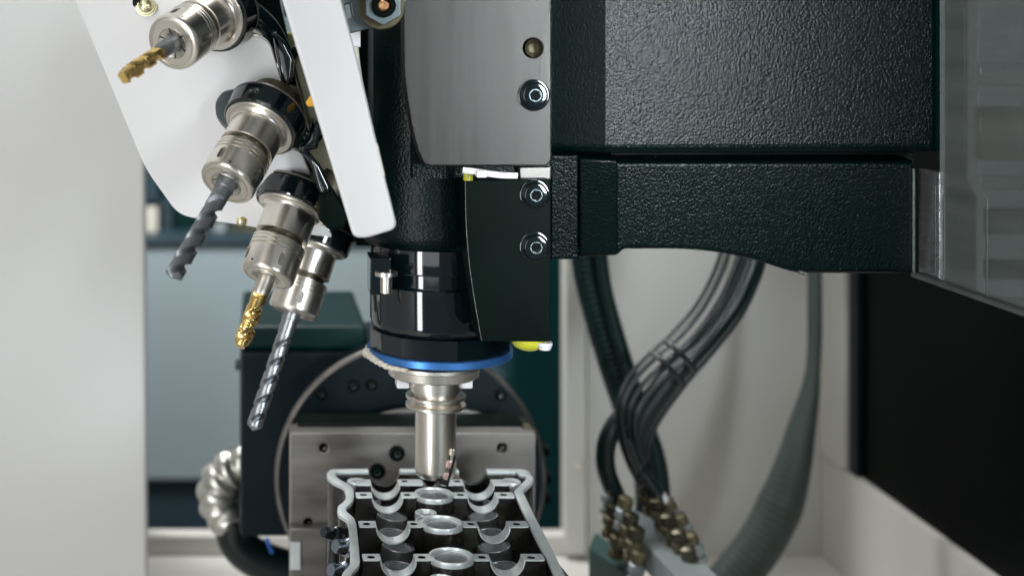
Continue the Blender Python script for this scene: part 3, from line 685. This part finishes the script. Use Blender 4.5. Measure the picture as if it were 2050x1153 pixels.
# ================================================================ CYLINDER HEAD
def zp(x, y): return (640 + x / 3.942, 900 + y / 3.942)
ch = root('cylinder_head', 'machined aluminium engine cylinder head with open cam saddles under the cutter', 'engine part', Hp(890, 1048, -.05))
def hxy(x, y):
    a = zp(x, y); p = Hp(*a); return (p.x, p.y)
Mh = Matrix.Translation((0, 0, -HZ))
outer = [(85, 150), (375, 148), (640, 148), (1085, 148), (1312, 148), (1600, 150), (1645, 165), (1688, 225), (1672, 262), (1600, 322), (1615, 350), (1700, 530), (1760, 640), (1840, 790), (1935, 990), (2075, 1290), (2180, 1520),
         (130, 1520), (140, 1290), (150, 1100), (165, 1010), (190, 955), (232, 915), (242, 880), (236, 680), (228, 600), (215, 550), (150, 510), (138, 480), (145, 440), (190, 408), (205, 385), (205, 330), (190, 292), (100, 250), (60, 215), (55, 185)]
inner = [(125, 172), (375, 168), (640, 168), (1085, 168), (1312, 168), (1560, 170), (1570, 195), (1625, 200), (1632, 225), (1575, 285), (1530, 325), (1548, 365), (1640, 560), (1720, 720), (1800, 870), (1862, 1000), (1990, 1290), (2060, 1430),
         (210, 1430), (215, 1290), (225, 1100), (238, 1005), (262, 960), (306, 920), (318, 885), (302, 700), (290, 585), (272, 535), (208, 482), (208, 450), (256, 410), (272, 375), (266, 310), (236, 270), (160, 235), (125, 205)]
def sm2(poly, n=4):
    return [(p.x, p.y) for p in smooth_pts([Vector((q[0], q[1], 0)) for q in poly], n, True)]
oxy = rounded([hxy(*q) for q in outer], .004); ixy = rounded([hxy(*q) for q in inner], .004)
rim = extrude2d(oxy, [ixy], .003, Mh, .0003)
# semicircular openings of the end wall
cutr = []
ye = hxy(500, 150)[1]
for xc, w in ((505, 125), (1200, 112)):
    c = hxy(xc, 150); r = abs(hxy(xc + w, 150)[0] - c[0])
    cutr.append(lathe([(0, -.02), (r, -.02), (r, .02), (0, .02)], frame((c[0], c[1], -HZ), (0, -1, 0)), 48))
import copy as _c
def dupm(ms): return [m_.copy() for m_ in ms]
link('gasket_face', cut(rim, dupm(cutr)), M['alu'], ch)
def offs(poly, s):  # shrink towards centroid-free: simple scale about centre
    cx = sum(p[0] for p in poly) / len(poly); cy = sum(p[1] for p in poly) / len(poly)
    return [(cx + (p[0] - cx) * s, cy + (p[1] - cy) * s) for p in poly]
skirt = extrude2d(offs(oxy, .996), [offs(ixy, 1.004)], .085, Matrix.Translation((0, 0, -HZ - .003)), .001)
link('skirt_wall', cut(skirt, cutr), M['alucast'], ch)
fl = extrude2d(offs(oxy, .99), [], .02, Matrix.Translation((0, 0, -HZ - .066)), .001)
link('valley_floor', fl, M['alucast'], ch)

# bearing rows
rows = [  # y centre, (left tab x0,x1), (mid x0,x1), (right tab), saddle depth
    dict(y=258, th=46, tabs=[(285, 400), (625, 810), (950, 1128), (1365, 1480)], ring=False, holes=[(300, 240), (668, 248), (1085, 248), (1505, 248)]),
    dict(y=358, th=44, tabs=[(286, 408), (650, 1160), (1395, 1530)], ring=(900, 358, 155, 115), holes=[(345, 356), (690, 356), (1112, 356), (1450, 356)]),
    dict(y=587, th=48, tabs=[(310, 440), (706, 1240), (1490, 1640)], ring=(965, 587, 168, 122), holes=[(370, 585), (742, 585), (1192, 585), (1552, 586)]),
    dict(y=848, th=52, tabs=[(340, 474), (755, 1335), (1605, 1765)], ring=(1037, 849, 180, 133), holes=[(405, 847), (805, 848), (1280, 848), (1668, 850)]),
    dict(y=1160, th=60, tabs=[(370, 515), (812, 1445), (1735, 1905)], ring=(1125, 1160, 195, 145), holes=[(440, 1160), (865, 1160), (1390, 1160), (1820, 1160)]),
]
for ri, R in enumerate(rows):
    yc = R['y']; y0 = hxy(0, yc - R['th'] / 2)[1]; y1 = hxy(0, yc + R['th'] / 2)[1]; thick = abs(y0 - y1); yfront = min(y0, y1)
    front = 1.0
    def xx(x): return hxy(x, yc)[0]
    T = R['tabs']; D = .050
    prof = [(xx(T[0][0]), -HZ), (xx(T[0][1]), -HZ)]
    spans = []
    if ri == 0: spans = [(T[0][1], T[1][0]), (T[2][1], T[3][0])]
    else: spans = [(T[0][1], T[1][0]), (T[1][1], T[2][0])]
    (a0, a1), (b0, b1) = spans
    r1 = (xx(a1) - xx(a0)) / 2; c1 = (xx(a1) + xx(a0)) / 2; r2 = (xx(b1) - xx(b0)) / 2; c2 = (xx(b1) + xx(b0)) / 2
    # outline in XZ
    pts = [(xx(T[0][0]), -HZ)] + arc(c1, -HZ, r1, 180, 360, 18)
    if ri == 0:
        m0, m1 = xx(T[1][1]), xx(T[2][0]); pts += [(m0, -HZ), (m0 + .006, -HZ - .006), (m1 - .006, -HZ - .006), (m1, -HZ)]
    pts += arc(c2, -HZ, r2, 180, 360, 18) + [(xx(T[-1][1]), -HZ), (xx(T[-1][1]) + .004, -HZ - .03), (xx(T[-1][1]) - .004, -HZ - D), (xx(T[0][0]) + .004, -HZ - D), (xx(T[0][0]) - .004, -HZ - .03)]
    web = extrude2d(pts, [], thick, Matrix(((1, 0, 0, 0), (0, 0, -1, yfront), (0, 1, 0, 0), (0, 0, 0, 1))), .0004)
    cc_ = []
    for (hx_, hy_) in R['holes']:
        q = hxy(hx_, hy_); cc_.append(lathe([(0, .01), (.0028, .01), (.0028, -.03), (0, -.03)], frame((q[0], q[1], -HZ), (0, 0, 1)), 20))
    if R['ring']:
        x_, y_, ro, rin = R['ring']; q = hxy(x_, y_); ri_ = abs(hxy(x_ + rin, y_)[0] - q[0]); ro_ = abs(hxy(x_ + ro, y_)[0] - q[0])
        cc_.append(lathe([(0, .01), (ro_ * .96, .01), (ro_ * .96, -.0492), (0, -.0492)], frame((q[0], q[1], -HZ), (0, 0, 1)), 48))
    r_t = .0118; bores = []
    if ri >= 1:
        for (cxx, side) in ((c1, -1), (c2, 1)):
            for yy in (min(y0, y1) - .0045, max(y0, y1) + .0085):
                Mt = frame((cxx + (.0035 if side < 0 else -.001), yy, -HZ - .0125), (.12 * -side, .02, 1)); bores.append((Mt, side))
                cc_.append(lathe([(0, .03), (r_t, .03), (r_t, -.016), (0, -.016)], Mt, 48))
    wm = cut(web, cc_)
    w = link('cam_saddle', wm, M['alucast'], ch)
    # machined tops and half bores: thin facings laid 0.25 mm proud
    def facing(x0, x1, hs):
        o_ = [(x0, min(y0, y1)), (x1, min(y0, y1)), (x1, max(y0, y1)), (x0, max(y0, y1))]
        return extrude2d(rounded(o_, .0016), [circ(q_[0], q_[1], .0029, 20) for q_ in hs], .0008, Matrix.Translation((0, 0, -HZ + .0003)), .0001)
    hs = [hxy(*q_) for q_ in R['holes']]
    for (x0, x1) in T:
        X0, X1 = xx(x0) - .0002, xx(x1) + .0002
        if R['ring'] and x1 - x0 > 300:
            link('bearing_face', facing(X0, q[0] - ro_ * .93, [h for h in hs if X0 < h[0] < q[0]]), M['alu'], w)
            link('bearing_face', facing(q[0] + ro_ * .93, X1, [h for h in hs if q[0] < h[0] < X1]), M['alu'], w)
        else: link('bearing_face', facing(X0, X1, [h for h in hs if X0 + .002 < h[0] < X1 - .002]), M['alu'], w)
    for (cxx, r_) in ((c1, r1), (c2, r2)):
        ar = arc(cxx, -HZ, r_ + .0003, 180, 360, 22); ar2 = arc(cxx, -HZ, r_ - .0006, 360, 180, 22)
        link('half_bore', extrude2d(ar + ar2, [], thick + .0012, Matrix(((1, 0, 0, 0), (0, 0, -1, yfront - .0006), (0, 1, 0, 0), (0, 0, 0, 1)))), M['alu'], w)
    if R['ring']:
        Mr = frame((q[0], q[1], -HZ), (0, 0, 1))
        tubeo = lathe([(ri_, -.05), (ri_, -.0005), (ri_ + .0008, .0005), (ri_ + .0012, .0005), (ri_ + .0014, -.0003), (ro_ - .0022, -.0003), (ro_ - .0018, .0016), (ro_ - .0004, .0016), (ro_, .0008), (ro_, -.0022)], Mr, 64)
        link('plug_well', tubeo, M['alu'], ch)
        link('well_casting', lathe([(ro_ - .0003, -.002), (ro_ + .0006, -.003), (ro_ + .002, -.05)], Mr, 64), M['alucast'], ch)
        link('well_lining', lathe([(ri_ - .0001, -.002), (ri_ - .0001, -.05), (ri_ * .7, -.055), (0, -.055)], Mr, 48), M['alubore'], ch)
    # tappet bores on both sides of this row
    if ri >= 1:
        for Mt, sd in bores:
            link('tappet_bore', lathe([(r_t - .0009, -.03), (r_t - .0009, -.001), (r_t - .0006, 0), (r_t + .0004, 0), (r_t + .0008, -.001), (r_t + .0012, -.034)], Mt, 48), M['borewall'], ch)
            link('tappet_lining', lathe([(r_t - .0010, -.001), (r_t - .0010, -.024), (.0045, -.024), (.004, -.020), (0, -.020)], Mt, 40), M['alubore'], ch)
        for (cxx, side) in ((c1, -1), (c2, 1)):
            link('cast_bowl', lathe([(.030, -.006), (.027, -.014), (.022, -.022), (.012, -.032), (0, -.036)], frame((cxx + .012 * side, min(y0, y1) - .014, -HZ - .012), (0, 0, 1)), 40), M['alucast'], ch)
for ri in (1, 2, 3):
    A_, B_ = rows[ri], rows[ri + 1]
    for sgn in (-1, 1):
        if sgn > 0: q0 = (A_['tabs'][2][1] - 5, A_['y'] + 40); q1 = (B_['tabs'][2][0] - 60, B_['y'] - 34)
        else: q0 = (A_['tabs'][0][0] + 6, A_['y'] + 40); q1 = (B_['tabs'][0][1] + 70, B_['y'] - 34)
        a_ = Hp(*zp(*q0)) + Vector((0, 0, -.006)); b_ = Hp(*zp(*q1)) + Vector((0, 0, -.026))
        m_ = (a_ + b_) / 2 + Vector((.006 * sgn, -.006, -.006))
        p0 = Hp(*zp(A_['tabs'][1][1] - 60, A_['y'] + 110)) + Vector((0, 0, -.012)); p1 = Hp(*zp(A_['tabs'][2][0] - 20, B_['y'] - 20)) + Vector((0, 0, -.020))
    link('oil_line', tube([p0, p0.lerp(p1, .5) + Vector((0, -.004, .003)), p1], .0022, 12, 8), M['gloss'], ch)
for (x, y, r) in ((838, 440, 88), (850, 503, 98), (962, 958, 110)):
    q = hxy(x, y); r_ = abs(hxy(x + r, y)[0] - q[0]) * .98; Mr = frame((q[0], q[1], -HZ - .006), (0, 0, 1))
    link('boss', lathe([(r_ * .50, -.03), (r_ * .52, -.002), (r_ * .62, -.0005), (r_ * .80, -.0005), (r_ * .86, .0008), (r_ * .97, .0008), (r_, 0), (r_ * 1.02, -.04)], Mr, 48), M['alu'], ch)
    link('boss_bottom', lathe([(r_ * .51, -.008), (0, -.012)], Mr, 24), M['alubore'], ch)
for (x, y, r) in ((292, 246, 78), (1510, 248, 78)):
    q = hxy(x, y); r_ = abs(hxy(x + r, y)[0] - q[0]); Mr = frame((q[0], q[1], -HZ), (0, 0, 1))
    link('bolt_boss', lathe([(.003, -.02), (.003, -.0004), (.0036, .0003), (r_ * .92, .0003), (r_, -.0008), (r_, -.04)], Mr, 40), M['alu'], ch)
# outer lugs
for (x, y, dd_, rx, m) in ((657, 1066, 1.03, .0062, 'gloss'), (681, 1094, .985, .0072, 'lug'), (672, 1142, .955, .0072, 'lug')):
    c = P(x, y, dd_)
    link('side_lug', lathe([(0, .005), (rx * .60, .005), (rx * .72, .003), (rx * .74, -.004), (rx, -.006), (rx * .95, -.012), (0, -.012)], frame(c, (-.75, -.55, .35), (0, 0, 1)), 40), M[m], ch)
    link('lug_web', lathe([(0, 0), (rx * .8, 0), (rx, -.02), (rx * 1.05, -.06), (0, -.06)], frame(c + Vector((.006, .006, -.002)), (0, 0, 1)), 32), M['alucast' if m == 'lug' else m], ch)
for k, (x, y) in enumerate(((1860, 700), (1950, 880))):
    q = hxy(x, y); link('side_pipe', tube([Vector((q[0] - .01, q[1] + .04, -HZ - .02)), Vector((q[0] + .001, q[1], -HZ - .026)), Vector((q[0] + .008, q[1] - .05, -HZ - .03))], .006, 14), M['alucast'], ch)

# ================================================================ HOSES, FITTINGS
def hose_root(name, label, cat, p): return root(name, label, cat, p)
t = hose_root('wrapped_elbow', 'silver spiral-wrapped hose elbow left of the rotary table', 'hose', P(445, 980, 1.45))
pts = [P(x, y, 1.46) for x, y in ((520, 925), (478, 930), (447, 955), (436, 990), (445, 1030), (462, 1045))]
link('wrap', tube(pts, PX(40, 1.46), 32, 8, twist=(1, .015, .24), rfn=lambda u: PX(30 + 10 * math.sin(math.pi * u), 1.46)), M['foil'], t)
link('end_cap', lathe([(0, 0), (PX(34, 1.45), 0), (PX(36, 1.45), .004), (PX(30, 1.45), .012), (0, .012)], frame(P(452, 1040, 1.455), (0, .2, 1)), 32), M['foil'], t)
t = hose_root('coolant_hose', 'fat black hose bending below the rotary table', 'hose', P(480, 1090, 1.46))
link('hose_body', tube([P(x, y, 1.47) for x, y in ((470, 1040), (472, 1075), (495, 1105), (540, 1128), (620, 1150), (700, 1150))], PX(38, 1.47), 28, 10), M['rubber'], t)
t = hose_root('air_tube', 'short bright blue air tube above the fat black hose', 'tube', P(540, 1085, 1.40))
link('tube_body', tube([P(534, 1076, 1.398), P(538, 1088, 1.396), P(545, 1105, 1.40)], PX(4, 1.4), 12), M['bluetube'], t)

t = hose_root('corrugated_hose', 'thick black corrugated hose hanging from the head at the left', 'hose', P(1230, 700, 1.5))
link('hose_body', tube([P(x, y, 1.50) for x, y in ((1172, 470), (1185, 560), (1212, 660), (1243, 760), (1275, 850), (1300, 930), (1308, 1010), (1302, 1040))], PX(34, 1.5), 20, 10, ribs=.007, rib_amp=.035), M['hose'], t)
t = hose_root('corrugated_hose', 'thinner ribbed black hose running close beside the thick hose', 'hose', P(1220, 700, 1.47))
link('hose_body', tube([P(x, y, 1.465) for x, y in ((1200, 470), (1210, 560), (1230, 650), (1256, 740), (1284, 820), (1310, 900), (1322, 980))], PX(12, 1.46), 16, 10, ribs=.0045, rib_amp=.08), M['hose'], t)

cb = root('cable_bundle', 'bundle of black cables crossing in front of the corrugated hoses', 'cables', P(1350, 700, 1.42))
core = [(1512, 470), (1490, 540), (1455, 610), (1400, 680), (1345, 740), (1300, 800), (1272, 850), (1262, 900)]
def off(pp, dx, dy): return [(x + dx, y + dy) for x, y in pp]
link('cable', tube([P(x + 6, y + 6, 1.44) for x, y in core], PX(25, 1.44), 22, 10), M['rubber'], cb)
link('cable', tube([P(x + (20 if y < 720 else 24), y + 22, 1.435) for x, y in core], PX(11, 1.435), 16, 10), M['rubber'], cb)
c1p = [(1468, 470), (1447, 540), (1412, 610), (1362, 672), (1312, 715), (1270, 762), (1247, 812), (1248, 862), (1268, 925), (1300, 985), (1335, 1030)]
c2p = [(1484, 470), (1462, 545), (1425, 618), (1376, 682), (1325, 725), (1283, 772), (1259, 820), (1260, 868), (1278, 925), (1308, 985)]
c3p = [(1498, 470), (1478, 545), (1441, 622), (1391, 690), (1340, 735), (1297, 782), (1272, 828), (1270, 872), (1285, 925), (1310, 980)]
c4p = [(1458, 470), (1436, 540), (1400, 608), (1350, 666), (1300, 712), (1258, 760), (1239, 812), (1240, 866), (1258, 925), (1290, 985)]
for i, cp in enumerate((c1p, c2p, c3p, c4p)):
    dx = (0, 5, 12, -4)[i]
    link('cable', tube([P(x + dx * min(1, max(.25, (760 - y) / 120 + .6)), y, 1.400 + .006 * (i % 2)) for x, y in cp], PX((5.5, 5, 6, 4.5)[i], 1.41), 12, 10), M['cable'], cb)
for (a, b2) in (((1330, 682), (1392, 742)), ((1306, 706), (1368, 770))):
    link('tie', tube([P(a[0], a[1], 1.405), P((a[0] + b2[0]) / 2, (a[1] + b2[1]) / 2 - 6, 1.385), P(b2[0], b2[1], 1.41)], PX(5, 1.4), 10), M['rubber'], cb)
t = hose_root('curved_pipe', 'smooth black hose bowing out left of the fittings', 'hose', P(1215, 920, 1.42))
link('hose_body', tube([P(x, y, 1.42) for x, y in ((1262, 820), (1232, 850), (1214, 890), (1214, 940), (1232, 990), (1246, 1030))], PX(19, 1.42), 20, 10), M['rubber'], t)
t = hose_root('control_cable', 'thin dark cable leading down to the right-hand fittings', 'cable', P(1300, 960, 1.39))
link('hose_body', tube([P(x, y, 1.39) for x, y in ((1258, 880), (1276, 925), (1305, 970), (1330, 1005), (1352, 1040), (1372, 1066))], PX(10, 1.39), 14, 8), M['cable'], t)
for (x, y) in ((1282, 940), (1325, 998), (1338, 1010)):
    link('clamp', lathe([(PX(9, 1.39), -.004), (PX(13, 1.39), -.003), (PX(13, 1.39), .003), (PX(9, 1.39), .004)], frame(P(x, y, 1.39), (.55, 0, -.83)), 20), M['nylon' if y > 990 else 'rubber'], t)

t = root('valve_manifold', 'slanting grey manifold bar carrying rows of brass hose fittings', 'manifold', P(1310, 1140, 1.38))
A = P(1268, 1040, 1.50); B = P(1420, 1200, 1.22)
ax = (B - A).normalized(); Mb = frame(A, ax, (0, 0, 1)); LB = (B - A).length
link('manifold_bar', box((-.018, -.020, -.01), (.010, .020, LB), .003, Mb), M['manifold'], t)
def fitting(c, z, s=1.0, m='oldbrass'):
    s *= .78
    M4 = frame(c, z)
    f = link('fitting', lathe([(0, -.012 * s), (.010 * s, -.012 * s), (.010 * s, -.004 * s), (.0075 * s, -.003 * s), (.0075 * s, .003 * s), (.0115 * s, .004 * s), (.0115 * s, .014 * s), (.0085 * s, .016 * s), (.0085 * s, .026 * s), (0, .026 * s)], M4, 8), M[m], t)
    link('sleeve', lathe([(.0086 * s, .017 * s), (.0098 * s, .018 * s), (.0098 * s, .030 * s), (.006 * s, .032 * s), (0, .032 * s)], M4, 20), M['dsteel' if m == 'oldbrass' else 'oldbrass'], f)
for k, (x, y) in enumerate(((1218, 1010), (1222, 1055), (1236, 1095), (1246, 1040), (1256, 1075), (1266, 1105), (1272, 1150))):
    fitting(P(x, y, 1.42 - .012 * k), (.15, -.1, 1), 1.0 + .05 * (k % 3), 'oldbrass' if k % 3 else 'manifold')
for k, (x, y) in enumerate(((1300, 1010), (1322, 1040), (1344, 1072), (1366, 1105), (1385, 1140))):
    fitting(P(x, y, 1.41 - .025 * k), (-.25, -.1, 1), 1.0, 'oldbrass'); 
for k, (x, y) in enumerate(((1352, 1040), (1375, 1070), (1396, 1108))):
    fitting(P(x, y, 1.39 - .025 * k), (-.45, -.1, 1), .95, 'manifold')
t = root('green_block', 'small dark green block in front of the door post', 'block', P(1205, 1150, 1.45))
link('block_body', slab([(X(1178, 1.45), 1.45), (X(1232, 1.45), 1.36), (X(1262, 1.45), 1.40), (X(1215, 1.45), 1.5)], -.70, P(0, 1095, 1.45).z, .003), M['green'], t)

t = hose_root('flat_hose', 'wide grey-green ribbed hose curving down in front of the side wall', 'hose', P(1620, 800, 1.62))
fh = [(1630, 470), (1631, 600), (1630, 700), (1622, 780), (1606, 850), (1588, 930), (1562, 1010), (1520, 1090), (1465, 1160), (1430, 1200)]
def frf(u): return PX(14 + 30 * min(1, max(0, (u - .35) / .35)), 1.62)
link('hose_body', tube([P(x, y, 1.62) for x, y in fh], PX(30, 1.62), 24, 12, ribs=.009, rib_amp=.012, rfn=frf), M['strap'], t)

# ================================================================ RIGHT COVER PANEL
XPn = (1832 - CX) / F * 1.09; Zb = -(549 - CY) / F * 1.085
cv = root('splash_guard', 'clouded clear splash guard sheet running toward the camera at the right edge', 'splash guard', (XPn, .8, Zb))
link('clear_sheet', box((XPn, .36, Zb + .002), (XPn + .004, 1.050, .35)), M['window'], cv)
link('duct_plate', plate([(1958, -160), (2400, -160), (2400, 594), (1976, 594), (1976, 400), (1958, 365)], 1.30, .02, .001), M['coveredge'], cv)
link('end_strip', box((XPn + .0005, 1.052, Zb + .002), (XPn + .004, 1.085, Zb + .085), .0005), M['cover'], cv)
link('lower_edge', box((XPn - .006, .36, Zb - .002), (XPn + .004, 1.085, Zb + .0015), .0006), M['coveredge'], cv)
def zat(xpx, ypx):
    d = XPn * F / (xpx - CX); return -(ypx - CY) / F * d
for (ya, yb, m) in ((125, 172, 'coverdark'), (214, 320, 'dsteel'), (352, 380, 'coverdark'), (418, 470, 'satin'), (520, 560, 'satin')):
    link('reflection_band', plate([(1962 if ya < 400 else 1980, ya), (2400, ya + 6), (2400, yb + 6), (1962 if ya < 400 else 1980, yb)], 1.292, .012, .002), M[m], cv)  # dark bars imitate blurred reflections in the clear sheet
for (xp, y0, y1) in ((1873, 372, 548), (1890, 395, 548), (1976, 400, 595)):
    d = XPn * F / (xp - CX)
    link('seam', box((XPn - .0006, d - .0008, -(y1 - CY) / F * d), (XPn - .0001, d + .0008, -(y0 - CY) / F * d)), M['coveredge'], cv)
